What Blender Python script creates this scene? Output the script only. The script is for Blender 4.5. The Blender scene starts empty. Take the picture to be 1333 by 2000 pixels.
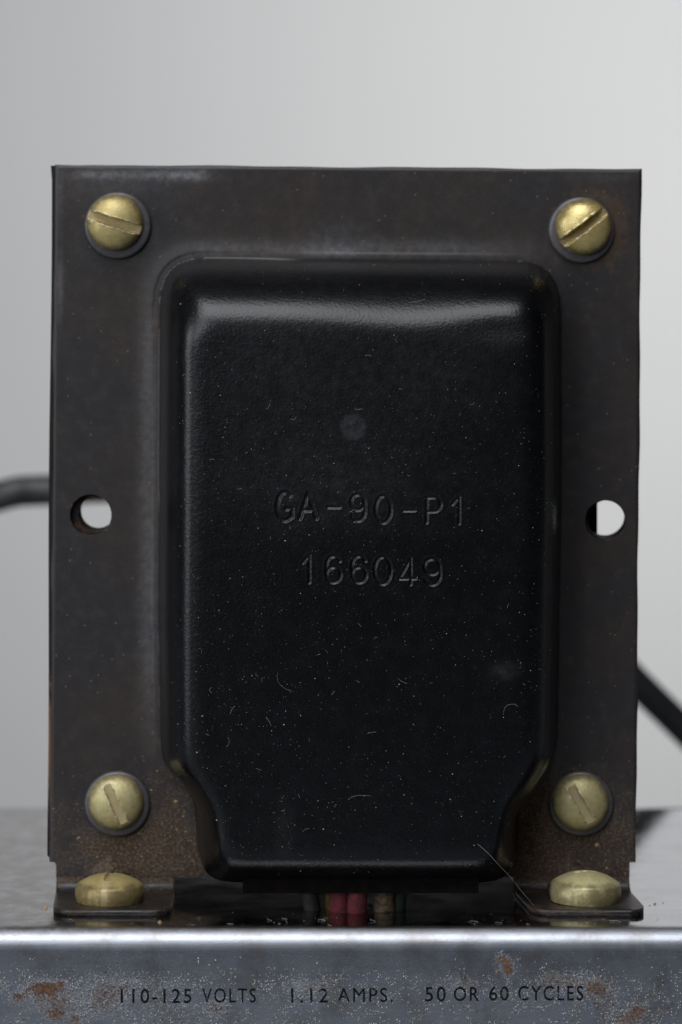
import bpy, math, random
import numpy as np
from mathutils import Vector, Matrix

random.seed(7)
rng = np.random.default_rng(7)
MM = 0.001
SC = bpy.context.scene
COL = SC.collection

# ---------------------------------------------------------------- camera
# the photograph was measured on the plane of the transformer's flange (y = 0):
# 13.7 picture units to the millimetre, the lens level with (620, 330), 540 mm away
DC, PPM, VX, VY = 540.0, 13.7, 620.0, 330.0
FP = DC * PPM
def PX(px, y=0.0): return (np.asarray(px, float) - VX) * (DC + y) / FP
def PZ(py, y=0.0): return (VY - np.asarray(py, float)) * (DC + y) / FP

cam = bpy.data.cameras.new("camera")
cam.sensor_fit = 'HORIZONTAL'; cam.sensor_width = 24.0
cam.lens = 24.0 * FP / 1333.0
cam.shift_x = (666.5 - VX) / 1333.0
cam.shift_y = -(1000.0 - VY) / 1333.0
cam.clip_start = 0.01; cam.clip_end = 20
cam.dof.use_dof = True; cam.dof.focus_distance = (DC - 19.5) * MM; cam.dof.aperture_fstop = 19
co = bpy.data.objects.new("camera", cam); COL.objects.link(co)
co.location = (0, -DC * MM, 0); co.rotation_euler = (math.radians(90), 0, 0)
SC.camera = co

# ---------------------------------------------------------------- light
w = bpy.data.worlds.new("World"); SC.world = w; w.use_nodes = True
bg = w.node_tree.nodes["Background"]
bg.inputs[0].default_value = (0.80, 0.90, 1.0, 1); bg.inputs[1].default_value = 0.012

def area(name, loc, target, sx, sy, power, col):
    l = bpy.data.lights.new(name, 'AREA'); l.shape = 'RECTANGLE'; l.size = sx; l.size_y = sy
    l.energy = power; l.color = col
    o = bpy.data.objects.new(name, l); COL.objects.link(o); o.location = loc
    d = Vector(target) - Vector(loc); o.rotation_euler = d.to_track_quat('-Z', 'Y').to_euler()
    return o
area("window_light", (-0.16, -0.55, 0.80), (0, 0, -0.04), 0.75, 0.75, 11.0, (0.93, 0.96, 1.0))
area("side_window_light", (-0.85, -0.50, 0.12), (0, 0, -0.05), 0.40, 0.55, 3.2, (0.90, 0.95, 1.0))
area("cover_fill_light", (-0.60, -1.25, 0.36), (0, 0, -0.04), 0.50, 0.50, 4.6, (0.86, 0.93, 1.0))  # added fill, out of view, brightens the cover's upper left
area("wall_fill_light", (0.23, 0.76, 0.02), (0.15, 1.25, -0.04), 0.16, 0.45, 2.15, (1.0, 0.985, 0.965))  # added lamp, out of view, grades the wall brighter towards the right

SC.view_settings.view_transform = 'Standard'; SC.view_settings.look = 'None'
SC.view_settings.exposure = 0; SC.view_settings.gamma = 1
SC.cycles.use_denoising = True

# ---------------------------------------------------------------- node helpers
class NT:
    def __init__(s, name):
        s.m = bpy.data.materials.new(name); s.m.use_nodes = True
        s.t = s.m.node_tree; s.t.nodes.clear()
        s.out = s.t.nodes.new('ShaderNodeOutputMaterial')
        s.b = s.t.nodes.new('ShaderNodeBsdfPrincipled')
        s.t.links.new(s.b.outputs[0], s.out.inputs[0])
        tc = s.t.nodes.new('ShaderNodeTexCoord')
        mp = s.t.nodes.new('ShaderNodeVectorMath'); mp.operation = 'SCALE'; mp.inputs[3].default_value = 1000.0
        s.t.links.new(tc.outputs['Object'], mp.inputs[0]); s.co = mp.outputs[0]
    def link(s, a, b): s.t.links.new(a, b)
    def put(s, sock, v):
        if hasattr(v, 'node'): s.link(v, sock)
        elif isinstance(v, (tuple, list)): sock.default_value = tuple(v) if len(v) == 4 or sock.type == 'VECTOR' else (*v, 1)
        else: sock.default_value = v
    def noise(s, scale, detail=3, rough=.55, vec=None, dist=0):
        n = s.t.nodes.new('ShaderNodeTexNoise'); n.inputs['Scale'].default_value = scale
        n.inputs['Detail'].default_value = detail; n.inputs['Roughness'].default_value = rough
        n.inputs['Distortion'].default_value = dist
        s.link(vec or s.co, n.inputs['Vector']); return n.outputs[0]
    def vor(s, scale, feat='F1', out=0, vec=None):
        n = s.t.nodes.new('ShaderNodeTexVoronoi'); n.feature = feat; n.inputs['Scale'].default_value = scale
        s.link(vec or s.co, n.inputs['Vector']); return n.outputs[out]
    def stretch(s, v):
        n = s.t.nodes.new('ShaderNodeVectorMath'); n.operation = 'MULTIPLY'; s.link(s.co, n.inputs[0])
        n.inputs[1].default_value = v; return n.outputs[0]
    def ramp(s, v, a, b, lo=0.0, hi=1.0):
        n = s.t.nodes.new('ShaderNodeMapRange'); n.interpolation_type = 'SMOOTHSTEP'
        s.put(n.inputs[0], v); s.put(n.inputs[1], a); s.put(n.inputs[2], b)
        s.put(n.inputs[3], lo); s.put(n.inputs[4], hi); return n.outputs[0]
    def math(s, op, a, b=0.0):
        n = s.t.nodes.new('ShaderNodeMath'); n.operation = op; s.put(n.inputs[0], a); s.put(n.inputs[1], b); return n.outputs[0]
    def mix(s, f, a, b):
        n = s.t.nodes.new('ShaderNodeMix'); n.data_type = 'RGBA'
        s.put(n.inputs[0], f); s.put(n.inputs[6], a); s.put(n.inputs[7], b); return n.outputs[2]
    def attr(s, name):
        n = s.t.nodes.new('ShaderNodeAttribute'); n.attribute_name = name; return n.outputs['Fac']
    def sep(s, v=None):
        n = s.t.nodes.new('ShaderNodeSeparateXYZ'); s.link(v or s.co, n.inputs[0]); return n.outputs
    def set(s, **k):
        for a, v in k.items():
            s.put(s.b.inputs[{'col': 'Base Color', 'rough': 'Roughness', 'metal': 'Metallic', 'spec': 'Specular IOR Level',
                              'coat': 'Coat Weight', 'coatr': 'Coat Roughness', 'aniso': 'Anisotropic'}[a]], v)
    def bump(s, hgt, dist_mm, strength=1.0):
        n = s.t.nodes.new('ShaderNodeBump'); n.inputs['Distance'].default_value = dist_mm * MM
        n.inputs['Strength'].default_value = strength; s.put(n.inputs['Height'], hgt)
        if hasattr(s, 'nrm'): s.link(s.nrm, n.inputs['Normal'])
        s.nrm = n.outputs[0]; s.link(s.nrm, s.b.inputs['Normal']); s.link(s.nrm, s.b.inputs['Coat Normal'])

# ---------------------------------------------------------------- materials
def enamel():
    n = NT('black_enamel'); dome = n.attr('dome'); wear_sheen = n.attr('wear_sheen'); dirt = n.attr('dirt'); rust = n.attr('rust')
    big = n.noise(.07, 4); mid = n.noise(.45, 5, .65); fine = n.noise(3.2, 4, .65); vf = n.noise(9, 2)
    paint = n.mix(n.ramp(big, .35, .65), (.0200, .0180, .0195), (.0265, .0205, .0180))
    paint = n.mix(n.math('MULTIPLY', n.ramp(mid, .5, .75), .5), paint, (.043, .029, .021))
    dcol = n.mix(n.ramp(mid, .4, .75), (.0016, .0016, .0022), (.003, .003, .0038))
    col = n.mix(dome, paint, dcol)
    # settled dust: fine pale flecks on the dome
    v = n.vor(2.1, 'F1', 0); vc = n.vor(2.1, 'F1', 1)
    cs = n.sep(vc)
    fl = n.math('MULTIPLY', n.ramp(v, .07, .16, 1, 0), n.ramp(cs[0], .78, .95))
    fl = n.math('MULTIPLY', fl, n.ramp(mid, .35, .6))
    col = n.mix(n.math('MULTIPLY', fl, n.math('ADD', n.math('MULTIPLY', dome, .05), .15)), col, (.16, .155, .15))
    wm = n.math('MULTIPLY', wear_sheen, n.ramp(n.noise(.9, 5, .7), .3, .7, .35, 1))
    col = n.mix(wm, col, (.17, .165, .175))
    rm = n.ramp(n.math('ADD', n.math('MULTIPLY', rust, .75), n.noise(.8, 6, .72)), .72, 1.05)
    col = n.mix(n.math('MULTIPLY', rm, .55), col, (.075, .045, .026))
    dn = n.math('ADD', n.math('MULTIPLY', dirt, .75), n.math('ADD', n.math('MULTIPLY', n.noise(1.3, 7, .78), .55), n.math('MULTIPLY', n.noise(.26, 5, .65), .80)))
    dm = n.ramp(dn, .90, 1.30)
    dcolr = n.mix(n.ramp(n.noise(2.6, 4, .7), .42, .68), (.036, .023, .015), (.15, .098, .058))
    col = n.mix(n.math('MULTIPLY', dm, .78), col, dcolr)
    chip = n.math('MULTIPLY', n.ramp(n.vor(.55), .05, .09, 1, 0), n.math('SUBTRACT', 1.0, dome))
    col = n.mix(n.math('MULTIPLY', chip, .8), col, (.16, .075, .04))
    r0 = n.ramp(mid, .3, .7, .40, .50)
    r1 = n.ramp(mid, .3, .7, .30, .37)
    rr = n.t.nodes.new('ShaderNodeMix'); n.put(rr.inputs[0], dome); n.link(r0, rr.inputs[2]); n.link(r1, rr.inputs[3])
    r = n.math('MAXIMUM', rr.outputs[0], n.math('MULTIPLY', dm, .85))
    n.set(col=col, rough=r, spec=n.ramp(dome, 0, 1, .34, .09), coat=n.math('MULTIPLY', dome, .55), coatr=.29)
    n.bump(n.math('MULTIPLY', n.noise(2.2, 3, .6), n.ramp(dome, 0, 1, .45, 1.0)), .046); n.bump(n.math('MULTIPLY', dm, fine), .12)
    return n.m
def black_edge():
    n = NT('black_edge_paint'); r = n.attr('rust')
    f = n.ramp(n.math('ADD', n.math('MULTIPLY', r, .6), n.noise(.7, 6, .7)), .62, .95)
    n.set(col=n.mix(f, (.010, .009, .009), (.15, .075, .034)), rough=n.ramp(f, 0, 1, .65, .9), spec=.2); n.bump(n.noise(2.5, 4), .05); return n.m
def iron():
    n = NT('laminated_iron'); f = n.ramp(n.noise(.6, 6, .7), .5, .75)
    n.set(col=n.mix(f, (.014, .012, .011), (.10, .055, .03)), rough=.6); n.bump(n.noise(2.5, 4), .05); return n.m
def brass(name, a, b, dirtamt=.5, rough=(.30, .5)):
    n = NT(name); m = n.noise(.9, 6, .7); f = n.noise(5, 4, .7)
    c = n.mix(n.ramp(m, .35, .7), a, b)
    spots = n.math('MULTIPLY', n.ramp(n.noise(2.2, 6, .78), .56, .70), dirtamt)
    c = n.mix(spots, c, (.045, .035, .022))
    gr = n.ramp(n.math('ADD', n.math('MULTIPLY', n.attr('rim'), .35), n.noise(.55, 6, .75)), .55, .95)
    c = n.mix(n.math('MULTIPLY', gr, .7), c, (.10, .072, .030))
    c = n.mix(n.math('MULTIPLY', n.attr('slot'), .45), c, (.50, .38, .22))
    c = n.mix(n.attr('edge'), c, (.75, .74, .68))  # pale glints painted along the slot lips
    n.set(col=c, metal=n.ramp(spots, 0, 1, .45, .1), rough=n.ramp(f, .3, .7, *rough)); n.bump(f, .03); n.bump(m, .04); return n.m
def washer_mat():
    n = NT('dark_steel'); m = n.noise(1.2, 5, .7)
    n.set(col=n.mix(n.ramp(m, .4, .7), (.085, .085, .097), (.080, .058, .045)), metal=.35, rough=.42); n.bump(n.noise(4, 3), .02); return n.m
def chrome_top():
    n = NT('tarnished_plate'); pit = n.attr('pit'); rust = n.attr('rust'); sm = n.attr('smear_shade'); front = n.attr('front')
    br = n.noise(.9, 4, .6, n.stretch((.10, 1, 6.0)))
    big = n.noise(.06, 4)
    c = n.mix(n.ramp(br, .35, .65), (.43, .45, .49), (.48, .49, .53))
    c = n.mix(n.math('MULTIPLY', n.ramp(n.noise(.16, 6, .7), .42, .66), n.ramp(front, 0, 1, .35, .6)), c, (.27, .24, .22))
    c = n.mix(n.math('MULTIPLY', sm, n.ramp(n.noise(.25, 6, .72), .32, .62)), c, (.19, .13, .10))
    # pin-point pitting, every cell its own shade
    v = n.vor(3.4); vc = n.sep(n.vor(3.4, 'F1', 1)); vb = n.sep(n.vor(1.7, 'F1', 1)); vv = n.vor(1.7)
    dens = n.math('ADD', n.math('MULTIPLY', pit, .60), n.math('MULTIPLY', n.ramp(n.noise(.33, 6, .72), .40, .58), .38))
    on = n.ramp(n.math('SUBTRACT', dens, n.math('MULTIPLY', vc[0], .55)), .36, .44)
    dot = n.math('MULTIPLY', on, n.ramp(v, .22, .42, 1, 0))
    dotc = n.mix(n.ramp(vc[1], .45, .55), (.12, .07, .035), (.86, .76, .56))
    c = n.mix(n.math('MULTIPLY', dot, .85), c, dotc)
    on2 = n.ramp(n.math('SUBTRACT', dens, n.math('MULTIPLY', vb[0], .55)), .46, .56)
    dot2 = n.math('MULTIPLY', on2, n.ramp(vv, .15, .4, 1, 0))
    c = n.mix(n.math('MULTIPLY', dot2, .6), c, n.mix(n.ramp(vb[2], .25, .45), (.8, .72, .55), (.20, .10, .04)))
    rm = n.ramp(n.math('ADD', n.math('MULTIPLY', rust, .5), n.noise(3.2, 6, .74)), .655, .80)
    rcol = n.mix(n.ramp(n.noise(2.5, 4), .4, .6), (.06, .026, .016), (.15, .068, .026))
    c = n.mix(rm, c, rcol)
    notmetal = n.math('MAXIMUM', rm, n.math('MULTIPLY', dot, .55))
    n.set(col=c, metal=n.math('SUBTRACT', 1.0, n.math('MULTIPLY', notmetal, .9)),
          rough=n.math('ADD', n.math('ADD', n.ramp(n.noise(.2, 5, .7), .35, .7, .05, .12), n.math('MULTIPLY', sm, .06)), n.math('ADD', n.math('ADD', n.math('MULTIPLY', n.attr('bend'), .40), n.math('MULTIPLY', front, .16)), n.math('MULTIPLY', notmetal, .4))))
    n.bump(n.noise(2.2, 4, .6), .004); n.bump(n.math('MULTIPLY', n.noise(4.5, 2), n.attr('bend')), .03)
    n.bump(n.math('ADD', dot, n.math('MULTIPLY', rm, 1.0)), .10)
    return n.m
def ink():
    n = NT('worn_black_ink')
    n.set(col=(.004, .004, .005), rough=.8, spec=.1)
    tr = n.t.nodes.new('ShaderNodeBsdfTransparent'); mx = n.t.nodes.new('ShaderNodeMixShader')
    k = n.ramp(n.noise(1.6, 6, .75), .565, .61, 0, 1)
    n.link(k, mx.inputs[0]); n.link(n.b.outputs[0], mx.inputs[1]); n.link(tr.outputs[0], mx.inputs[2]); n.link(mx.outputs[0], n.out.inputs[0])
    return n.m
def plain(name, c1, c2, rough, scale=.8, bump=.05, metal=0, spec=.5):
    n = NT(name); n.set(spec=spec, col=n.mix(n.ramp(n.noise(scale, 5, .65), .38, .66), c1, c2), rough=rough, metal=metal)
    n.bump(n.noise(scale * 3, 4), bump); return n.m
M_EN, M_EDGE, M_IRON = enamel(), black_edge(), iron()
M_BR = brass('tarnished_brass', (.47, .37, .155), (.36, .285, .115), .35, (.40, .52))
M_BR4 = brass('polished_brass', (.52, .40, .16), (.40, .31, .12), .3, (.22, .30))
M_BR2 = brass('dull_brass', (.45, .39, .20), (.37, .31, .14), .55, (.42, .6))
M_BR3 = brass('pale_brass', (.58, .50, .24), (.66, .60, .34), .50, (.30, .5))
M_WASH, M_CH, M_INK = washer_mat(), chrome_top(), ink()
M_CORD = plain('black_rubber', (.020, .020, .021), (.026, .025, .025), .48, .1, .02)
M_RED = plain('red_cloth_insulation', (.10, .005, .010), (.035, .004, .006), .8, 1.5, .15)
M_TAN = plain('frayed_tan_insulation', (.08, .05, .024), (.01, .008, .006), .9, .9, .2)
M_YEL = plain('yellow_insulation', (.10, .07, .01), (.05, .035, .01), .8, 1.2, .1)
M_GRN = plain('green_insulation', (.006, .022, .006), (.005, .01, .005), .8, 1.2, .1)
M_BLK = plain('black_insulation', (.008, .008, .008), (.02, .018, .016), .7, 1.2, .1)
M_DARK = plain('shade_strip_black', (.004, .004, .004), (.008, .006, .005), .95, spec=.03)  # near-black colour standing for shade below the cover
M_DUST = plain('pale_lint', (.34, .33, .32), (.18, .16, .13), .9, .3, 0)
M_GRIT = plain('brown_grit', (.20, .115, .055), (.36, .25, .15), .95, .5, .1)
M_PAPER = plain('pale_grey_backdrop', (.62, .62, .62), (.63, .63, .63), .9, .004, 0)

# ---------------------------------------------------------------- mesh helpers
def tag(o, label=None, cat=None, group=None, kind=None):
    for k, v in (('label', label), ('category', cat), ('group', group), ('kind', kind)):
        if v: o[k] = v
    return o
def mesh(name, V, F, mat, parent=None, smooth=True, at=None, attrs=None):
    me = bpy.data.meshes.new(name); V = np.asarray(V, float)
    F = [tuple(map(int, f)) for f in F] if not isinstance(F, np.ndarray) else F
    if isinstance(F, np.ndarray):
        n = len(F); k = F.shape[1]
        me.vertices.add(len(V)); me.vertices.foreach_set('co', (V * MM).astype(np.float32).ravel())
        me.loops.add(n * k); me.loops.foreach_set('vertex_index', F.astype(np.int32).ravel())
        me.polygons.add(n); me.polygons.foreach_set('loop_start', np.arange(0, n * k, k, dtype=np.int32))
        me.update(calc_edges=True); me.validate()
    else:
        me.from_pydata([tuple(v * MM) for v in V], [], F)
    me.polygons.foreach_set('use_smooth', [smooth] * len(me.polygons))
    for k_, a in (attrs or {}).items():
        at_ = me.attributes.new(k_, 'FLOAT', 'POINT'); at_.data.foreach_set('value', np.asarray(a, np.float32))
    me.materials.append(mat)
    o = bpy.data.objects.new(name, me); COL.objects.link(o)
    if parent is not None: o.parent = parent
    if at is not None: o.location = Vector(at) * MM
    return o
def empty(name, at):
    o = bpy.data.objects.new(name, None); COL.objects.link(o); o.empty_display_size = .01
    o.location = Vector(at) * MM; return o
def lathe(prof, seg=96):          # prof: (r, h) list, axis +Z
    V = []; F = []
    for r, h in prof:
        for i in range(seg):
            a = 2 * math.pi * i / seg; V.append((r * math.cos(a), r * math.sin(a), h))
    for j in range(len(prof) - 1):
        for i in range(seg):
            k = (i + 1) % seg; F.append((j * seg + i, j * seg + k, (j + 1) * seg + k, (j + 1) * seg + i))
    return V, F
def catmull(P, n=10):
    P = [np.array(p, float) for p in P]; P = [2 * P[0] - P[1]] + P + [2 * P[-1] - P[-2]]; out = []
    for i in range(1, len(P) - 2):
        for t in np.linspace(0, 1, n, endpoint=False):
            a, b, c, d = P[i - 1:i + 3]
            out.append(.5 * ((2 * b) + (c - a) * t + (2 * a - 5 * b + 4 * c - d) * t * t + (3 * b - a - 3 * c + d) * t ** 3))
    out.append(P[-2]); return out
def tube(P, r, seg=20, rf=None):
    V = []; F = []; P = [Vector(p) for p in P]; up = Vector((.13, .97, .2)).normalized()
    for i, p in enumerate(P):
        t = (P[min(i + 1, len(P) - 1)] - P[max(i - 1, 0)]).normalized()
        n = t.cross(up).normalized(); b = n.cross(t)
        rr = r if rf is None else r * rf(i / (len(P) - 1))
        for k in range(seg):
            a = 2 * math.pi * k / seg; V.append(tuple(p + rr * (math.cos(a) * n + math.sin(a) * b)))
    for i in range(len(P) - 1):
        for k in range(seg):
            l = (k + 1) % seg; F.append((i * seg + k, i * seg + l, (i + 1) * seg + l, (i + 1) * seg + k))
    F.append(tuple(range(seg))[::-1]); F.append(tuple((len(P) - 1) * seg + k for k in range(seg)))
    return V, F
def sdist(x, z, P):               # signed distance, inside positive
    P = np.asarray(P); n = len(P); d = np.full(x.shape, 1e9); ins = np.zeros(x.shape, bool)
    for i in range(n):
        ax, az = P[i]; bx, bz = P[(i + 1) % n]; ex, ez = bx - ax, bz - az
        t = np.clip(((x - ax) * ex + (z - az) * ez) / (ex * ex + ez * ez + 1e-12), 0, 1)
        d = np.minimum(d, np.hypot(x - ax - t * ex, z - az - t * ez))
        c = ((az > z) != (bz > z)); 
        with np.errstate(divide='ignore', invalid='ignore'):
            xi = ax + (z - az) * ex / (ez if abs(ez) > 1e-12 else 1e-12)
        ins ^= c & (x < xi)
    return np.where(ins, d, -d)
def rounded(P, rad, n=7):         # rounded polygon, rad per corner
    out = []; m = len(P)
    for i in range(m):
        p = np.array(P[i], float); a = np.array(P[i - 1], float); b = np.array(P[(i + 1) % m], float)
        u = (a - p) / np.linalg.norm(a - p); v = (b - p) / np.linalg.norm(b - p)
        r = min(rad[i], .49 * np.linalg.norm(a - p), .49 * np.linalg.norm(b - p))
        for t in np.linspace(0, 1, n):
            out.append(tuple((1 - t) ** 2 * (p + u * r) + 2 * t * (1 - t) * p + t * t * (p + v * r)))
    return out
def sm(x, a, b):
    t = np.clip((x - a) / (b - a), 0, 1); return t * t * (3 - 2 * t)
def smin(a, b, k):
    h = np.clip(.5 + .5 * (b - a) / k, 0, 1); return b * (1 - h) + a * h - k * h * (1 - h)
def gau(px, py, cx, cy, sx, sy): return np.exp(-((px - cx) / sx) ** 2 - ((py - cy) / sy) ** 2)

# ---------------------------------------------------------------- backdrop
ZC = float(PZ(1811, -22))          # chassis top
V = [(x, y, z) for x in (-1800, 1800) for y in (1250, 1262) for z in (-900, 1400)]
F = [(0, 1, 3, 2), (4, 6, 7, 5), (0, 4, 5, 1), (2, 3, 7, 6), (0, 2, 6, 4), (1, 5, 7, 3)]
tag(mesh('wall', V, F, M_PAPER, smooth=False), kind='structure')
V, F = [(x, y, z) for x in (-900, 900) for y in (-290, 380) for z in (ZC - 85, ZC - 60)], [(0, 1, 3, 2), (4, 6, 7, 5), (0, 4, 5, 1), (2, 3, 7, 6), (0, 2, 6, 4), (1, 5, 7, 3)]
tag(mesh('table_top', V, F, plain('grey_table', (.19, .205, .235), (.23, .245, .27), .6, .02, .1), smooth=False), kind='structure')

# ---------------------------------------------------------------- chassis
ch = empty('amplifier_chassis', (0, 25, ZC - 60))
tag(ch, 'worn plated steel amplifier chassis, pitted front with black voltage lettering, under the transformer', 'chassis')
R = 2.3; YF = -22.0; YB = 76.0; X0, X1 = -70.0, 92.0
PR = [(YB, ZC - 60), (YB, ZC - 1)] + [(YB - 1 + math.cos(a), ZC - 1 + math.sin(a)) for a in np.linspace(0, math.pi / 2, 5)][1:]
PR += [(y, ZC) for y in np.linspace(YB - 1, YF, 60)[1:]]
PR += [(YF - R * math.sin(a), ZC - R + R * math.cos(a)) for a in np.linspace(0, math.pi / 2, 14)[1:]]
PR += [(YF - R, z) for z in np.linspace(ZC - R, ZC - 60, 110)[1:]]
PR = np.array(PR); nx = 320; xs = np.linspace(X0, X1, nx)
GX, GI = np.meshgrid(xs, np.arange(len(PR)))
gy, gz = PR[GI, 0], PR[GI, 1]
gz = gz + np.where(gy > YF - .01, .10 * np.sin(GX * .05 + gy * .04) * 0, 0)
Vc = np.stack([GX, gy, gz], -1).reshape(-1, 3)
idx = np.arange(nx * len(PR)).reshape(len(PR), nx)
Fc = np.stack([idx[:-1, :-1], idx[1:, :-1], idx[1:, 1:], idx[:-1, 1:]], -1).reshape(-1, 4)
px = VX + Vc[:, 0] * FP / (DC + Vc[:, 1]); py = VY - Vc[:, 2] * FP / (DC + Vc[:, 1])
isf = (Vc[:, 1] <= YF - R + .02).astype(float)
front = sm(-Vc[:, 1], -YF + .5, -YF + R)
bend = np.exp(-((Vc[:, 1] - YF + R * .45) / (R * .6)) ** 2) * sm(Vc[:, 2], ZC - R - .6, ZC - R)
pit = isf * (.40 * sm(py, 1868, 1925)) 
for cx, cy, sx, sy, a in [(70, 1935, 90, 30, .5), (170, 1960, 60, 35, .5), (330, 1925, 160, 30, .3), (560, 1925, 120, 30, .3), (700, 1935, 120, 35, .35),
                          (960, 1930, 90, 30, .35), (1100, 1920, 80, 35, .55), (1250, 1965, 80, 30, .6), (1180, 1985, 60, 30, .4), (990, 1870, 35, 22, .1),
                          (400, 1985, 160, 25, .3), (60, 1890, 60, 25, .25)]:
    pit += isf * a * gau(px, py, cx, cy, sx, sy)
rs = np.zeros(len(px))
for cx, cy, sx, sy, a in [(0, 1932, 14, 10, .7), (35, 1947, 14, 9, .9), (85, 1928, 32, 14, .55), (110, 1982, 20, 14, 1.0), (148, 1992, 14, 9, 1.0), (120, 1922, 12, 6, .6), (182, 1990, 10, 7, .7),
                          (215, 1945, 60, 40, .38), (95, 1950, 60, 30, .40), (290, 1925, 90, 25, .22), (330, 1968, 60, 20, .25), (425, 1970, 25, 18, .5), (600, 1930, 60, 22, .35), (980, 1872, 11, 9, .8), (994, 1896, 9, 13, 1.0), (990, 1885, 22, 22, .35),
                          (1100, 1918, 60, 22, .42), (1245, 1975, 22, 16, .9), (1170, 1935, 40, 22, .5), (1215, 1992, 40, 12, .5), (900, 1925, 60, 22, .3)]:
    rs += isf * a * (1.0 if a < .6 else .62) * gau(px, py, cx, cy, sx, sy)
smr = (1 - isf) * (.08 + .65 * (1 - sm(px, 100, 620)) + .85 * gau(px, py, 660, 1775, 400, 40)); smr *= 1 - sm(px, 1160, 1260) * .8  # brown smears, plus darkness painted in beneath the cover
body = mesh('chassis_shell', Vc, Fc, M_CH, ch, attrs={'pit': pit, 'rust': rs, 'smear_shade': smr * (1 - front), 'front': front, 'bend': bend})
body.location = -Vector(ch.location)
V = []; F = []
for X in (X0, X1):                                       # closed ends
    F = [tuple(range(len(PR)))] if X == X0 else [tuple(range(len(PR)))[::-1]]
    e = mesh('end_cap', [(X, y, z) for y, z in PR], F, M_CH, ch, smooth=False); e.location = -Vector(ch.location)

# printed words on the front
yl = YF - R
def word(txt, x0, x1, ytop, ybot, bold=0):
    cu = bpy.data.curves.new('lettering', 'FONT'); cu.body = txt; cu.size = 1; cu.offset = bold; cu.extrude = 0; cu.resolution_u = 4; cu.space_character = 1.22
    o = bpy.data.objects.new('tmp', cu); COL.objects.link(o); bpy.context.view_layer.update()
    me = bpy.data.meshes.new_from_object(o.evaluated_get(bpy.context.evaluated_depsgraph_get()))
    bpy.data.objects.remove(o)
    v = np.array([q.co[:] for q in me.vertices]); faces = [tuple(p.vertices) for p in me.polygons]
    a, b = v.min(0), v.max(0)
    W0, W1 = PX(x0, yl), PX(x1, yl); T, B = PZ(ytop, yl), PZ(ybot, yl)
    X = W0 + (v[:, 0] - a[0]) / (b[0] - a[0]) * (W1 - W0); Z = B + (v[:, 1] - a[1]) / (b[1] - a[1]) * (T - B)
    k = len(v); top = np.stack([X, np.full(k, yl - .035), Z], 1); bot = np.stack([X, np.full(k, yl - .004), Z], 1)
    from collections import Counter
    ec = Counter()
    for f in faces:
        for i in range(len(f)): ec[(f[i], f[(i + 1) % len(f)])] += 1
    side = [(p, q, q + k, p + k) for (p, q) in ec if (q, p) not in ec]
    m = mesh('lettering', np.vstack([top, bot]), faces + side, M_INK, ch, smooth=False)
    m.location = -Vector(ch.location); m['label'] = 'worn black printing ' + txt
for t in [('110-125', 236, 374, 1932, 1960), ('VOLTS', 395, 500, 1931, 1959), ('1.12', 569, 641, 1931, 1959), ('AMPS.', 660, 768, 1930, 1958),
          ('50', 831, 871, 1928, 1957), ('OR', 887, 936, 1928, 1956), ('60', 956, 994, 1927, 1955), ('CYCLES', 1013, 1140, 1926, 1955)]:
    word(*t, bold=.001 if 'M' in t[0] else .005)

# ---------------------------------------------------------------- transformer
RT = Vector((float(PX(675)), 0, ZC))
tr = empty('transformer', RT)
tag(tr, 'black enamelled power transformer with stamped domed cover, bolted upright on the plated chassis', 'transformer')
def tmesh(name, V, F, mat, smooth=True, attrs=None, parent=None):
    o = mesh(name, V, F, mat, parent or tr, smooth, attrs=attrs)
    if parent is None: o.location = -RT * MM
    return o
P = 18.0                                                   # how far the cover stands proud
def T(pts):                                                # (px, py, depth) -> mm
    return [(float(PX(a, d)), float(PZ(b, d))) for a, b, d in pts]
base = rounded(T([(314, 504, 0), (1094, 511, 0), (1097, 900, 0), (1091, 1470, -3), (1066, 1546, -12), (1025, 1604, -14), (1020, 1744, -14), (382, 1744, -14), (376, 1602, -14), (356, 1556, -12), (314, 1490, -3), (311, 1200, 0)]),
               [6.5, 6.5, 3, 5, 4, 5, 11, 11, 5, 4, 5, 3])
frnt = rounded(T([(380, 641, -P), (1036, 641, -P), (1036, 900, -P), (1032, 1450, -P), (1008, 1512, -P), (967, 1584, -P), (961, 1672, -P), (437, 1672, -P), (430, 1594, -P), (406, 1550, -P), (374, 1472, -P), (378, 1200, -P)]),
               [3.0, 3.0, 3, 5, 4, 5, 8, 8, 5, 4, 5, 3])

def axis(a, b, lo, hi, s0, s1):                            # spacing s0, finer s1 between lo and hi
    out = [np.arange(a, lo, s0), np.arange(lo, hi, s1), np.linspace(hi, b, int(abs(b - hi) / s0) + 2)]
    return np.concatenate(out)
def inv(p, c): return c + (p - c) * (DC) / (DC) * (DC - P) / DC     # picture position on the dome face -> flange plane
uu = axis(107, 1254, inv(526, VX), inv(914, VX), 2.5, 1.15); uu = (uu - 107) / (1254 - 107)
vv = axis(322, 1712, inv(948, VY), inv(1152, VY), 2.5, 1.15); vv = (vv - 322) / (1712 - 322)
U, Vv = np.meshgrid(uu, vv)
left = 107 - 10 * Vv; right = 1254 - 11 * Vv
gpx = left + (right - left) * U
gpy = (321 + 9 * U) * (1 - Vv) + 1712 * Vv
gx, gz = PX(gpx), PZ(gpy)
gpx[:, 0] += 1.0 * np.sin(vv * 19) + .6 * np.sin(vv * 61 + 1) + .7 * gau(vv, vv, .35, .35, .01, .01)   # sheared, slightly nicked edges
gpx[:, -1] += 1.0 * np.sin(vv * 16 + 2) + .6 * np.sin(vv * 53)
gpy[0, :] += .8 * np.sin(uu * 17) + .5 * np.sin(uu * 41) - 0 * uu
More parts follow.
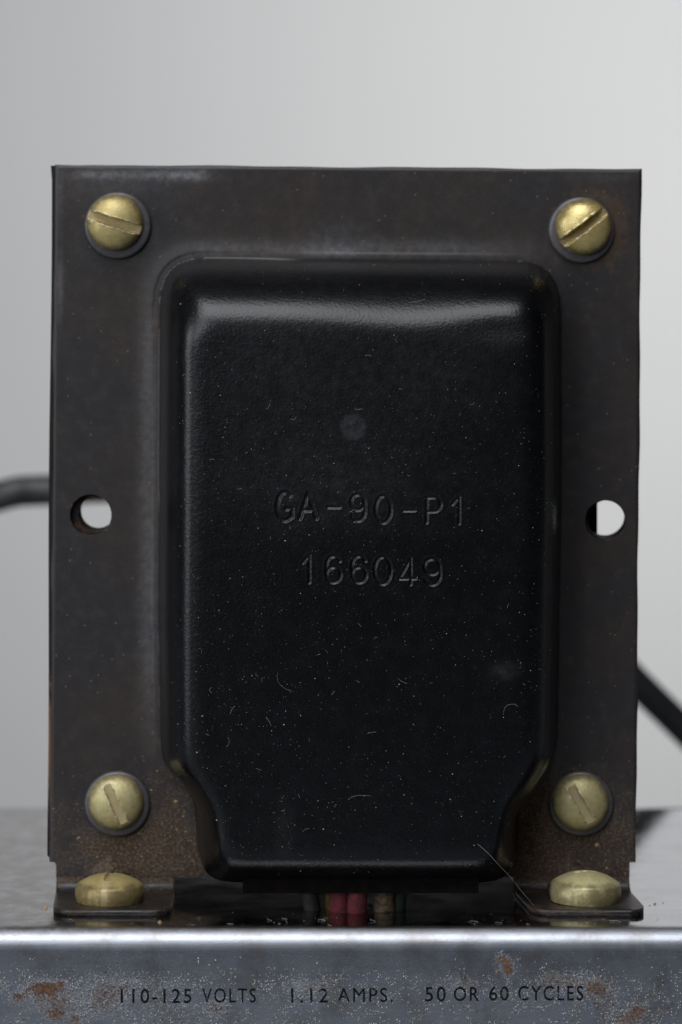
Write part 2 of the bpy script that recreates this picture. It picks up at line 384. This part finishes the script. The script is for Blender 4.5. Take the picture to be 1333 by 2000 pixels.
# bolt-free mounting holes: snap the nearest ring of points to the circle
holes = [(177, 1006, 40.5), (1183, 1017, 39.5)]
keep = np.ones(gx.shape, bool)
for cx, cy, r in holes:
    d = np.hypot(gpx - cx, gpy - cy); near = (d < r) & (d > r - 4.5)
    keep &= ~(d <= r - 4.5)
    sn = near | ((d >= r) & (d < r + 1.6))
    f = np.where(sn, r / np.maximum(d, 1e-6), 1)
    gpx = cx + (gpx - cx) * f; gpy = cy + (gpy - cy) * f
gx, gz = PX(gpx), PZ(gpy)
dB = sdist(gx, gz, base); dF = sdist(gx, gz, frnt)
wd = np.maximum(dB - dF, 1.0)                              # width of the pressed shoulder here
tt = np.clip(dB / wd, 0, 1); bb = 2.5 - .5 * sm(wd, 5.4, 8.5)
arc = P * np.maximum(1 - (1 - tt) ** 2, 0) ** (1 / bb)
lim = 8 + 16 * sm(gpy, 1640, 1700)
wall = lim * dB
h = smin(arc, wall, 3.0); h = np.where(dB < 0, 0, np.maximum(h, 0))
flare = np.where(dB < 0, np.exp(-(dB / 2.1) ** 2), 1.0)
h = h + .40 * flare * (1 - sm(dB, 0, 2.5))
print('cover bottom', VY + ((PZ(0)*0 - gz) * FP / (DC - h))[(dB > 0)].max())
hs = h.copy()
for _ in range(70):                                        # soft pressed corners instead of mitres
    q = np.pad(hs, 1, mode='edge'); hs = .25 * (q[:-2, 1:-1] + q[2:, 1:-1] + q[1:-1, :-2] + q[1:-1, 2:])
kb = sm(tt, .15, .5); h = h * (1 - kb) + hs * kb
# face: slightly crowned, with the knocked-in top edge of the photograph
fpx = VX + gx * FP / (DC - h); fpy = VY - gz * FP / (DC - h)
h = h - .85 * gau(fpx, fpy, 800, 580, 150, 55) - .35 * gau(fpx, fpy, 980, 640, 90, 30)
h = h + .30 * gau(fpx, fpy, 690, 1100, 300, 420)
h = h + (.05 * np.sin(fpx * .013 + 1) * np.sin(fpy * .011) ) * sm(dF, 0, 3)
# stamped characters
def el(cx, cy, rx, ry, a0, a1, n=20):
    return [(cx + rx * math.cos(math.radians(a)), cy - ry * math.sin(math.radians(a))) for a in np.linspace(a0, a1, n)]
nine = [el(.5, .29, .46, .29, 0, 360, 26), [(.96, .29), (.97, .55)] + el(.5, .62, .47, .37, 0, -150, 14)]
G = {'G': [el(.52, .5, .5, .5, 50, 300, 26) + [(.95, .88), (.97, .58), (.60, .58)]], 'A': [[(0, 1), (.5, 0), (1, 1)], [(.18, .68), (.82, .68)]],
     '-': [[(0, .5), (1, .5)]], '9': nine, '6': [[(1 - a, 1 - b) for a, b in s] for s in nine], '0': [el(.5, .5, .5, .5, 0, 360, 32)],
     'P': [[(0, 1), (0, 0), (.5, 0)] + el(.52, .28, .46, .28, 90, -90, 12) + [(0, .56)]], '1': [[(0, .28), (.75, 0), (.75, 1)]],
     '4': [[(.68, 1), (.68, 0), (0, .78), (1, .78)]]}
chars = [('G', 541, 572, 961, 1016, .42), ('A', 586, 618, 962, 1012, .40), ('-', 641, 664, 984, 996, .33), ('9', 685, 714, 965, 1017, .34), ('0', 734, 764, 968, 1020, .33), ('-', 788, 811, 991, 1003, .24),
         ('P', 834, 862, 971, 1020, .31), ('1', 884, 902, 970, 1022, .28), ('1', 592, 609, 1084, 1137, .30), ('6', 637, 667, 1085, 1137, .31), ('6', 687, 717, 1085, 1137, .31),
         ('0', 732, 764, 1087, 1140, .31), ('4', 781, 813, 1090, 1141, .27), ('9', 828, 861, 1091, 1142, .33)]
D = DC - P
for c, x0, x1, y0, y1, hw in chars:
    hw *= .72
    sel = (fpx > x0 - 40) & (fpx < x1 + 40) & (fpy > y0 - 40) & (fpy < y1 + 40) & (dF > 1)
    if not sel.any(): continue
    qx, qy = fpx[sel], fpy[sel]; d = np.full(qx.shape, 1e9)
    for s in G[c]:
        for (a, b), (e_, f_) in zip(s[:-1], s[1:]):
            ax, ay, bx, by = x0 + a * (x1 - x0), y0 + b * (y1 - y0), x0 + e_ * (x1 - x0), y0 + f_ * (y1 - y0)
            ex, ey = bx - ax, by - ay
            t = np.clip(((qx - ax) * ex + (qy - ay) * ey) / (ex * ex + ey * ey + 1e-9), 0, 1)
            d = np.minimum(d, np.hypot(qx - ax - t * ex, qy - ay - t * ey))
    dm = d * D / FP
    dep = .26 * (hw / .33)
    h[sel] += -dep * (1 - sm(dm, hw * .45, hw + .06)) + .02 * np.exp(-((dm - hw - .16) / .14) ** 2) - .05 * np.exp(-(dm / 1.1) ** 2)
# pressed gussets over the feet, rolled edge
for cx in (214, 1108):
    k = sm(gpy, 1662, 1706); h += 2.6 * k * np.clip(1 - np.abs(gpx - cx - 4) / (40 * k + 1e-3), 0, 1)
ed = np.minimum(np.minimum(gpx - left, right - gpx), gpy - (321 + 9 * U)) / PPM
h = h - .30 * np.clip(1 - ed / .45, 0, 1) ** 2
h = h + .10 * np.sin(gpx * .006) * np.sin(gpy * .004) * (dB < -1)
ny, nxx = gx.shape
VV = np.stack([gx, -h, gz], -1).reshape(-1, 3)
idx = np.arange(ny * nxx).reshape(ny, nxx)
Q = np.stack([idx[:-1, :-1], idx[:-1, 1:], idx[1:, 1:], idx[1:, :-1]], -1)     # rows go down
Q = Q[..., ::-1]
qk = keep[:-1, :-1] & keep[1:, :-1] & keep[:-1, 1:] & keep[1:, 1:]
cy_ = .25 * (gpy[:-1, :-1] + gpy[1:, 1:] + gpy[1:, :-1] + gpy[:-1, 1:]); cx_ = .25 * (gpx[:-1, :-1] + gpx[1:, 1:] + gpx[1:, :-1] + gpx[:-1, 1:])
qk &= ~((cy_ > 1684) & ((cx_ < 110) | (cx_ > 1230)))
qd = .25 * (dB[:-1, :-1] + dB[1:, :-1] + dB[:-1, 1:] + dB[1:, 1:])
# surface wear plus painted fillet light around the cover, measured from the photograph
f_px, f_py = fpx.ravel(), fpy.ravel(); fl = 1 - sm(dB.ravel(), -.2, .3)
wear_sheen = fl * (.55 * np.exp(-((f_py - 341 - .0 * f_px) / 9) ** 2) * sm(f_px, 112, 180) * (1 - sm(f_px, 395, 415)) + .45 * gau(f_px, f_py, 365, 342, 50, 11)
             + .40 * np.exp(-((f_px - 117) / 6) ** 2) * (gau(f_px, f_py, 117, 560, 60, 60) + .5 * gau(f_px, f_py, 117, 380, 60, 60)) + .4 * gau(f_px, f_py, 655, 492, 48, 7) * 1.2 + .12 * gau(f_px, f_py, 655, 460, 60, 30)
             + .25 * np.exp(-((f_px - 290) / 18) ** 2) * sm(f_py, 480, 700) * (1 - sm(f_py, 1250, 1500)) + .22 * np.exp(-((f_py - 487) / 16) ** 2) * sm(f_px, 300, 420) * (1 - sm(f_px, 850, 1050))  # pale bands painted as fillet light, left of and above the cover
             + .18 * gau(f_px, f_py, 230, 350, 120, 40) + .12 * gau(f_px, f_py, 1180, 345, 60, 12))
dsp = np.hypot(f_px - 690, f_py - 834)
wear_sheen += (1 - fl) * (.12 * (1 - sm(dsp, 20, 29)) + .05 * gau(f_px, f_py, 560, 720, 200, 160) + .05 * gau(f_px, f_py, 640, 940, 260, 90) + .10 * gau(f_px, f_py, 985, 1310, 26, 18) + .05 * gau(f_px, f_py, 555, 1620, 18, 60)
                    + .04 * gau(f_px, f_py, 850, 740, 130, 90))
low = sm(f_py, 1400, 1640)
dirt = fl * (.40 * low + .38 * sm(f_py, 1560, 1680) * (1 - sm(np.abs(f_px - 300), 60, 170)) + .36 * gau(f_px, f_py, 270, 1660, 90, 60) + .25 * gau(f_px, f_py, 330, 1540, 60, 60) + .35 * gau(f_px, f_py, 1080, 1560, 110, 90)
             + .22 * gau(f_px, f_py, 1040, 1680, 80, 60) + .18 * low * sm(f_px, 900, 1000))
rust = fl * sum(a * np.exp(-((np.hypot(f_px - cx, f_py - cy) - 66) / 26) ** 2) for cx, cy, a in ((226, 438, .42), (1140, 446, .5), (228, 1572, .6), (1135, 1570, .6)))
rust *= .6
rust += fl * (.34 * gau(f_px, f_py, 1195, 480, 50, 140) + .25 * gau(f_px, f_py, 1160, 420, 90, 60) + .22 * gau(f_px, f_py, 270, 620, 70, 130) + .25 * np.exp(-((f_px - 108) / 5) ** 2) * sm(f_py, 700, 900) + .3 * np.exp(-((f_px - 300) / 10) ** 2) * gau(f_px, f_py, 300, 640, 60, 40))
dome = sm(dB.ravel(), -.35, .35)
def sub(name, mask):
    q = Q[mask].reshape(-1, 4)
    used, invx = np.unique(q, return_inverse=True); q2 = invx.reshape(-1, 4)
    v = VV[used]
    # back edge: every open edge gets a wall 1.3 mm deep
    e = np.concatenate([q2[:, [0, 1]], q2[:, [1, 2]], q2[:, [2, 3]], q2[:, [3, 0]]])
    key = np.sort(e, 1); kv = key[:, 0].astype(np.int64) * len(v) + key[:, 1]
    u_, first, cnt = np.unique(kv, return_index=True, return_counts=True); be = e[first[cnt == 1]]
    return used, v, q2, be
at = lambda used: {'dome': dome[used], 'wear_sheen': wear_sheen[used], 'dirt': dirt[used], 'rust': rust[used]}
used, v, q2, be = sub('cover', qk & (qd >= 0))
tmesh('domed_cover', v, q2, M_EN, attrs=at(used))
used, v, q2, be = sub('flange', qk & (qd < 0))
o = tmesh('mounting_flange', v, q2, M_EN, attrs=at(used))
# sheet thickness of the flange (rim and hole walls)
bp = v[be]; mid = bp.mean(1)
bd = sdist(mid[:, 0], mid[:, 2], base)
be = be[bd < -1.0]
bu, bi = np.unique(be, return_inverse=True); bi = bi.reshape(-1, 2); n = len(bu)
v1 = v[bu].copy(); v2 = v1.copy(); v2[:, 1] = 1.3; v3 = v2.copy()
tmesh('rim', np.vstack([v1, v2]), np.stack([bi[:, 1], bi[:, 0], bi[:, 0] + n, bi[:, 1] + n], 1), M_EDGE, smooth=False,
      attrs={'rust': np.tile(.35 * np.ones(n), 2)}, parent=o)

# feet: bent tabs that carry on below the flange
def foot(cx, xi0, xi1, xo0, xo1, flip):
    # profile along s: down the flange plane, round the bend, forward along the chassis
    zt = float(PZ(1712)); ztab = ZC + 0.85; rb = 1.9
    pr = [(0, zt + .02), (0, ztab + rb)] + [(-rb + rb * math.cos(a), ztab + rb - rb * math.sin(a)) for a in np.linspace(0, math.pi / 2, 9)][1:]
    pr += [(y, ztab) for y in np.linspace(-rb, -14.2, 26)[1:]] + [(-14.45, ztab - .12), (-14.55, ztab - .4)]
    L = len(pr); nX = 60; V = []; ux = np.linspace(0, 1, nX)
    for i, (y, z) in enumerate(pr):
        t = min(1, max(0, (-y) / 14.2))
        a = PX(xi0) + (PX(xi1, -14) - PX(xi0)) * t; b = PX(xo0) + (PX(xo1, -14) - PX(xo0)) * t
        # rounded front corners
        dd = max(0, -y - 11.4) / 3.1; cut = 2.4 * (1 - math.sqrt(max(0, 1 - min(1, dd) ** 2)))
        for u in ux:
            x = a + cut + (b - cut - a - cut) * u
            px_ = x * FP / (DC + y) + VX
            g = max(0, 1 - abs(px_ - cx - 4) / 40) * max(0, 1 - t * 2.2) * 2.6
            V.append((x, y - g * (1 if z > ztab + 1 else .6), z + g * .6 * (0 if z > ztab + rb - .1 else 1)))
    N = len(V)
    back = []
    for i, (y, z) in enumerate(pr):
        for k in range(nX):
            x = V[i * nX + k][0]
            yy = min(1.25, y + 1.3) if y > -3.6 else y + .02; zz = z if y > -.01 else max(ZC + .02, z - .83)
            back.append((x, yy, zz))
    V += back; F = []
    for i in range(L - 1):
        for k in range(nX - 1):
            a = i * nX + k; F.append((a, a + nX, a + nX + 1, a + 1)); F.append((a + N, a + N + 1, a + N + nX + 1, a + N + nX))
        for k in (0, nX - 1):
            a = i * nX + k; F.append((a, a + N, a + N + nX, a + nX) if k == 0 else (a, a + nX, a + N + nX, a + N))
    for k in range(nX - 1):
        a = (L - 1) * nX + k; F.append((a, a + N, a + N + 1, a + 1))
    Va = np.array(V); p = Va[:, 0] * FP / (DC + Va[:, 1]) + VX
    m = Va[:, 2] > ztab + 1.0
    o = tmesh('mounting_foot', V, F, M_EN, attrs={'dome': .6 * (1 - m) , 'wear_sheen': np.zeros(len(V)), 'dirt': np.where(m, .80, .42), 'rust': np.where(m, .5, .1)})
    return o
foot(214, 110, 103, 341, 334, 1)
foot(1108, 1004, 1040, 1230, 1264, -1)

# laminated core behind the flange: a plate with clearance holes, then the stack
def plate(name, P_, holes_, y0, y1, mat, attrs=None, seg=48):
    # outline with circular holes, triangulated by a curve
    cu = bpy.data.curves.new('c', 'CURVE'); cu.dimensions = '2D'; cu.fill_mode = 'BOTH'; cu.extrude = (y1 - y0) / 2; cu.resolution_u = 1
    for poly in [P_] + [[(cx + r * math.cos(2 * math.pi * k / seg), cz + r * math.sin(2 * math.pi * k / seg)) for k in range(seg)] for cx, cz, r in holes_]:
        s = cu.splines.new('POLY'); s.points.add(len(poly) - 1); s.use_cyclic_u = True
        for q, (a, b) in zip(s.points, poly): q.co = (a, b, 0, 1)
    o = bpy.data.objects.new('c', cu); COL.objects.link(o); bpy.context.view_layer.update()
    me = bpy.data.meshes.new_from_object(o.evaluated_get(bpy.context.evaluated_depsgraph_get())); bpy.data.objects.remove(o)
    V = [(q.co.x, (y0 + y1) / 2 - q.co.z, q.co.y) for q in me.vertices]
    V = np.array(V); F = [tuple(p.vertices) for p in me.polygons]
    A = {'rust': np.clip(.5 * gau(VX + V[:, 0] * PPM, VY - V[:, 2] * PPM, 190, 1000, 55, 55) + .9 * gau(VX + V[:, 0] * PPM, VY - V[:, 2] * PPM, 95, 1450, 60, 110), 0, 1)}
    return tmesh(name, V, F, mat, smooth=False, attrs=A)
def fq(px_, py_): return (float(PX(px_)), float(PZ(py_)))
edge = [fq(98, 323), fq(180, 322), fq(1246, 333), fq(1236, 1676), fq(1228, 1682), fq(1225, 1698), fq(110, 1698)]
for t in np.linspace(0, 1, 6): edge.append(fq(105 - 14 * t, 1684 - 10 * t * t + 2 * (1 - t)))
for t in np.linspace(0.04, .98, 22): edge.append(fq(90.5 + 9 * t + 1.3 * math.sin(t * 9) , 1672 - (1672 - 324) * t))
plate('core', edge, [(*fq(186, 1007), 2.5), (*fq(1190, 1017), 2.85)], 1.35, 8.0, M_EDGE)
def box(x0, x1, y0, y1, z0, z1):
    V = [(x, y, z) for x in (x0, x1) for y in (y0, y1) for z in (z0, z1)]
    return V, [(0, 1, 3, 2), (4, 6, 7, 5), (0, 4, 5, 1), (2, 3, 7, 6), (0, 2, 6, 4), (1, 5, 7, 3)]
V = []; F = []
xa, xb = float(PX(228)), float(PX(1176))
for k in range(40):                                        # laminations, each a step of its own
    y = 8.05 + k * .8; j = .12 * (k % 2) + random.uniform(0, .08)
    v_, f_ = box(xa + j, xb - j, y, y + .78, float(PZ(1698)) + j, float(PZ(345)) - j)
    F += [tuple(i + len(V) for i in f) for f in f_]; V += v_
lam = tmesh('laminations', V, F, M_IRON, smooth=False); lam['kind'] = 'stuff'
V, F = box(xa + 6, xb - 6, 40.2, 58, float(PZ(1640)), float(PZ(520)))
rc = tmesh('rear_cover', V, F, M_EDGE, smooth=False)
bv = rc.modifiers.new('bevel', 'BEVEL'); bv.width = .004; bv.segments = 5

# ---------------------------------------------------------------- screws
def head(Rr, H, ang, mat, slotw=.72, depth=2.0, seed=0, pan=False, slot_len=1.0, edge_amt=1.0, skew=0):
    r_ = np.random.default_rng(seed); rings, seg = 84, 190
    V = []; sl = []; ed_ = []; rim = []; a0 = math.radians(ang); ca, sa = math.cos(a0), math.sin(a0)
    ph = r_.uniform(0, 6, 6)
    for j in range(rings + 1):
        if j <= rings - 16: r = Rr * j / (rings - 16)
        else: r = Rr
        for i in range(seg):
            t = 2 * math.pi * i / seg; x, y = r * math.cos(t), r * math.sin(t)
            q = min(1, r / Rr)
            if pan: z = H * (.60 + .40 * (1 - q ** 2.2)) if q < .93 else H * (.60 + .40 * (1 - .93 ** 2.2)) * 1 - 5.5 * (q - .93) ** 1.25 * 1.6
            else: z = H * math.sqrt(max(0, 1 - (q * .985) ** 2)) 
            if j > rings - 16:
                f = (j - (rings - 16)) / 16; zz = z * (1 - f); z = zz
                if pan: x *= 1 + .04 * math.sin(f * math.pi) ; y *= 1 + .04 * math.sin(f * math.pi)
            u, v = x * ca + y * sa, -x * sa + y * ca
            wob = .07 * math.sin(u * 2.1 + ph[0]) + .05 * math.sin(u * 5.3 + ph[1])
            wv = abs(v + skew * u * .05 + wob * .5) - slotw
            endk = 1.0 if slot_len >= 1 else float(1 - sm(np.array(abs(u)), Rr * slot_len - .25, Rr * slot_len + .1))
            s = float(1 - sm(np.array(wv), -.05, .05)) * endk
            floor = H - depth
            if j <= rings - 16 or z > floor:
                z2 = min(z, floor) if s > .5 and z > floor else z
                z = z + (min(z, floor) - z) * s
            lip = math.exp(-((wv - .10) / .12) ** 2) * endk * (.4 if pan else 1)
            z += .10 * lip * (.5 + .5 * math.sin(u * 4 + ph[2])) * (q < .97)
            V.append((x, y, z)); sl.append(s); rim.append(float(sm(np.array(q), .70, 1.0))); ed_.append(edge_amt * .7 * lip * max(0, math.sin(u * 3.3 + ph[3]) * .5 + math.sin(u * 8.1 + ph[4]) * .5) * (q < .93))
    idx = np.arange((rings + 1) * seg).reshape(rings + 1, seg); nx_ = np.roll(idx, -1, 1)
    F = np.stack([idx[:-1], idx[1:], nx_[1:], nx_[:-1]], -1).reshape(-1, 4)
    return np.array(V), F, {'slot': sl, 'edge': ed_, 'rim': rim}
# on the flange, facing the lens
def flange_screw(cx, cy, ang, mat, r, H, wx, wy, wr, seed, **k):
    V, F, A = head(r, H, 0, mat, seed=seed, **k)
    a = math.radians(ang); c, s = math.cos(a), math.sin(a)
    x = V[:, 0] * c - V[:, 1] * s; z = V[:, 0] * s + V[:, 1] * c
    V = np.stack([x, -V[:, 2] - .95, z], 1)
    pos = Vector((float(PX(cx, -2)), 0, float(PZ(cy, -2))))
    o = mesh('screw', V, F, mat, tr, attrs=A); o.location = (pos - RT) * MM
    pr = [(wr - 2.2, .02), (wr - 2.2, .75), (wr - .55, .78), (wr - .18, .68), (wr, .42), (wr, .02)]
    pts = []
    for (r1, h1), (r2, h2) in zip(pr[:-1], pr[1:]): pts += [(r1 + (r2 - r1) * t, h1 + (h2 - h1) * t) for t in (0, .5)]
    pts.append(pr[-1])
    Vw, Fw = lathe(pts); Vw = np.array(Vw); Vw = np.stack([Vw[:, 0] + (wx - cx) / PPM, -Vw[:, 2] - .15, -Vw[:, 1] - (wy - cy) / PPM], 1)
    wo = mesh('washer', Vw, [f[::1] for f in Fw], M_WASH, o)
    return o
flange_screw(224, 434, -17, M_BR, 4.0, 2.7, 229, 440, 4.75, 1, slotw=.66)
flange_screw(1141, 443, 37, M_BR4, 4.0, 2.7, 1138, 449, 4.7, 2, slotw=.62)
flange_screw(226, 1569, -66, M_BR2, 3.95, 2.6, 228, 1574, 4.65, 3, slotw=.60, slot_len=.86, depth=.9)
flange_screw(1135, 1570, -60, M_BR2, 4.05, 2.6, 1137, 1574, 4.6, 4, slotw=.62, slot_len=.85, depth=.8)
# through the feet into the chassis
def foot_screw(cx, H, mat, ang, seed, tilt=0, r=4.7, sd=.5, sw=.42):
    V, F, A = head(r, H, ang, mat, seed=seed, pan=True, depth=sd, slotw=sw)
    o = mesh('screw', V, F, mat, tr, attrs=A)
    o.location = (Vector((float(PX(cx, -8)), -7.6, ZC + .87)) - RT) * MM; o.rotation_euler = (0, math.radians(tilt), 0)
foot_screw(214, 3.75, M_BR, 84, 11, 0)
foot_screw(1144, 4.1, M_BR3, 20, 12, 1.2, 4.85, .22, .35)

# ---------------------------------------------------------------- lead wires under the cover
def lead(px0, px1, y, r, mat, lab, bend=0):
    za = float(PZ(1690, y)); zb = ZC - 1.0
    pts = catmull([(PX(px0, y), y + 2, za + 3), (PX(px0, y), y, za), (PX((px0 + px1) / 2, y) + bend, y - .5, (za + zb) / 2), (PX(px1, y), y, zb)], 8)
    V, F = tube(pts, r, 18); o = tmesh('lead_wire', V, F, mat); o['label'] = lab
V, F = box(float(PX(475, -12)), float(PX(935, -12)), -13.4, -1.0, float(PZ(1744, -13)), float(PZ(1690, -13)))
tmesh('shade_strip', V, F, M_DARK, smooth=False)  # added dark strip for the shade under the cover, hides wire tops
lead(598, 612, -9.5, 1.2, M_BLK, 'black lead wire')
lead(640, 650, -8.5, 1.1, M_YEL, 'yellow lead wire')
lead(664, 664, -10.5, 1.45, M_RED, 'dark red lead wire')
lead(702, 696, -11.2, 1.4, M_RED, 'bright red lead wire')
lead(748, 752, -10.4, 1.5, M_TAN, 'frayed tan lead wire')
lead(784, 776, -9.5, 1.1, M_GRN, 'green lead wire')

# ---------------------------------------------------------------- power cord behind
D2 = 132.0
pts = [(-420, 1560, 150), (-300, 1250, 145), (-160, 1030, 138), (0, 969, D2), (100, 957, D2), (400, 950, D2 - 5), (750, 975, D2 - 20), (1030, 1120, D2 - 8), (1250, 1339, D2), (1333, 1421, D2 + 4), (1450, 1540, D2 + 8), (1620, 1720, D2 + 30), (1900, 1850, D2 + 90)]
P3 = [(float(PX(a, d)), d, max(float(PZ(b, d)), ZC - 59)) for a, b, d in pts]
V, F = tube(catmull(P3, 14), 2.7, 28)
tag(mesh('power_cord', V, F, M_CORD), 'thick black rubber power cord arching out of focus behind the transformer', 'cord')

# ---------------------------------------------------------------- lint, dust, grit, hair
from mathutils.bvhtree import BVHTree
dg = bpy.context.evaluated_depsgraph_get()
cov = [o for o in tr.children if o.name in ('domed_cover', 'mounting_flange')]
bpy.context.view_layer.update()
trees = []
for o in cov:
    me = o.data; vs = [tuple(v.co * 1000) for v in me.vertices]; trees.append(BVHTree.FromPolygons(vs, [tuple(p.vertices) for p in me.polygons]))
def hit(px_, py_):
    d = Vector((float(PX(px_)), DC, float(PZ(py_)))).normalized(); best = None
    for t in trees:
        p, n_, i, ds = t.ray_cast(Vector((0, -DC, 0)), d)
        if p is not None and (best is None or ds < best[2]): best = (p, n_ if n_.y < 0 else -n_, ds)
    return best
def blob(V, F, p, n_, s, rr):
    t = n_.orthogonal().normalized(); t = Matrix.Rotation(rr.uniform(0, 6.28), 3, n_) @ t; b = n_.cross(t); k = len(V)
    e = rr.uniform(.6, 1.6)
    for a, c in ((1, 0), (.2, .9), (-.8, .5), (-.7, -.6), (.3, -1)):
        q = p + t * a * s * e * rr.uniform(.7, 1.2) + b * c * s * rr.uniform(.7, 1.2); V.append(tuple(q - n_ * .02))
    V.append(tuple(p + n_ * s * rr.uniform(.6, 1.0)))
    for i in range(5): F.append((k + i, k + (i + 1) % 5, k + 5))
    F.append((k + 4, k + 3, k + 2, k + 1, k))
def fibre(V, F, px_, py_, ln, rr, rad=.022):
    a = rr.uniform(0, 6.28); x, y = px_, py_; curl = rr.uniform(-.5, .5); pts = []
    for i in range(7):
        hh = hit(x, y)
        if hh: pts.append(hh[0] + hh[1] * (rad + .03 + .1 * rr.random()))
        x += math.cos(a) * ln / 7; y += math.sin(a) * ln / 7; a += curl + rr.uniform(-.25, .25)
    if len(pts) < 4: return
    if any((pts[i] - pts[i + 1]).length > 2 for i in range(len(pts) - 1)): return
    v_, f_ = tube(pts, rad, 4); k = len(V); V += v_; F += [tuple(i + k for i in f) for f in f_]
rr = random.Random(5)
V = []; F = []
def face_pt():
    while True:
        x, y = rr.uniform(330, 1085), rr.uniform(515, 1720)
        dens = .35 + .5 * (y > 780) * (1 - abs(x - 600) / 700) + .6 * math.exp(-((x - 420) / 120) ** 2 - ((y - 1430) / 150) ** 2)
        if rr.random() < dens: return x, y
for i in range(3600):
    x, y = face_pt(); hh = hit(x, y)
    if hh: blob(V, F, hh[0], hh[1], .026 + .045 * rr.random() ** 2 + (.06 if rr.random() < .02 else 0), rr)
for i in range(60):
    x, y = face_pt(); fibre(V, F, x, y, 4 + 14 * rr.random() ** 2, rr, .013)
for x, y in ((780, 1337), (1037, 1310), (712, 1555), (790, 1553), (880, 1562), (902, 1595), (385, 1470), (632, 1620), (805, 1570), (693, 1020), (770, 655)):
    hh = hit(x, y); blob(V, F, hh[0], hh[1], .12, rr)
for x, y, l in ((570, 1350, 60), (1012, 1380, 50), (725, 1555, 55), (450, 1395, 22), (445, 1440, 25), (735, 1430, 20), (1085, 1395, 20), (795, 1335, 25), (830, 585, 32), (520, 1400, 24)):
    fibre(V, F, x, y, l, rr, .014)
tag(mesh('lint', V, F, M_DUST, smooth=False), 'pale lint and dust specks settled over the black domed cover', 'dust', kind='stuff')
V = []; F = []
def grit(n, cx, cy, sx, sy, s0, s1):
    for _ in range(n):
        hh = hit(rr.gauss(cx, sx), rr.gauss(cy, sy))
        if hh and hh[0].y > -3: blob(V, F, hh[0], hh[1], s0 + (s1 - s0) * rr.random() ** 4, rr)
grit(420, 270, 1620, 70, 60, .03, .16); grit(380, 1070, 1600, 60, 70, .03, .14); grit(160, 1170, 1640, 50, 40, .03, .14); grit(120, 150, 1620, 40, 60, .03, .09)
grit(60, 220, 1400, 80, 100, .03, .1); grit(60, 1180, 1400, 50, 100, .03, .09); grit(40, 200, 700, 80, 200, .03, .08)
for x, y, s in ((344, 1566, .34), (1167, 1652, .45), (1186, 1697, .25), (1027, 1604, .14), (279, 1478, .17), (345, 1620, .2), (358, 1595, .17), (380, 1684, .17), (154, 1637, .22), (1222, 1707, .14)):
    hh = hit(x, y)
    if hh: blob(V, F, hh[0], hh[1], s, rr)
for _ in range(260):                                        # crumbs lying on the plate in front
    d = rr.uniform(-21, -12); x = rr.uniform(0, 1333); s = .02 + .09 * rr.random() ** 4
    blob(V, F, Vector((float(PX(x, d)), d, ZC)), Vector((0, 0, 1)), s, rr)
for x, d, s in ((313, -19, .42), (90, -9, .4), (1280, -6, .30), (1296, -5, .22), (1270, -7, .16)):
    blob(V, F, Vector((float(PX(x, d)), d, ZC)), Vector((0, 0, 1)), s, rr)
tag(mesh('grit', V, F, M_GRIT, smooth=False), 'brown grit and crumbs caught at the foot of the black flange', 'dirt', kind='stuff')
V = []; F = []
for _ in range(24):                                         # lint lying on the plate edge
    d = rr.uniform(-21.5, -16); x = float(PX(rr.uniform(60, 1290), d)); a = rr.uniform(0, 3.14); l = rr.uniform(.4, 1.6)
    pts = [(x + math.cos(a) * l * t + .2 * math.sin(t * 5 + a), d + math.sin(a) * l * t * .6, ZC + .05 + .25 * math.sin(t * 3.1) * rr.random()) for t in (0, .25, .5, .75, 1)]
    v_, f_ = tube(pts, .018, 4); k = len(V); V += v_; F += [tuple(i + k for i in f) for f in f_]
tag(mesh('lint', V, F, M_DUST, smooth=False), 'curled pale fibres lying along the front edge of the plated chassis top', 'dust', kind='stuff')
hp = [(935, 1650, -18.6), (955, 1668, -18.9), (975, 1690, -18.6), (1000, 1716, -17), (1020, 1742, -15.5), (1046, 1772, -14)]
V, F = tube(catmull([(float(PX(a, d)), d, float(PZ(b, d))) for a, b, d in hp], 6), .018, 6)
tag(mesh('hair', V, F, M_DUST), 'single fine hair trailing off the lower right corner of the domed cover', 'hair')
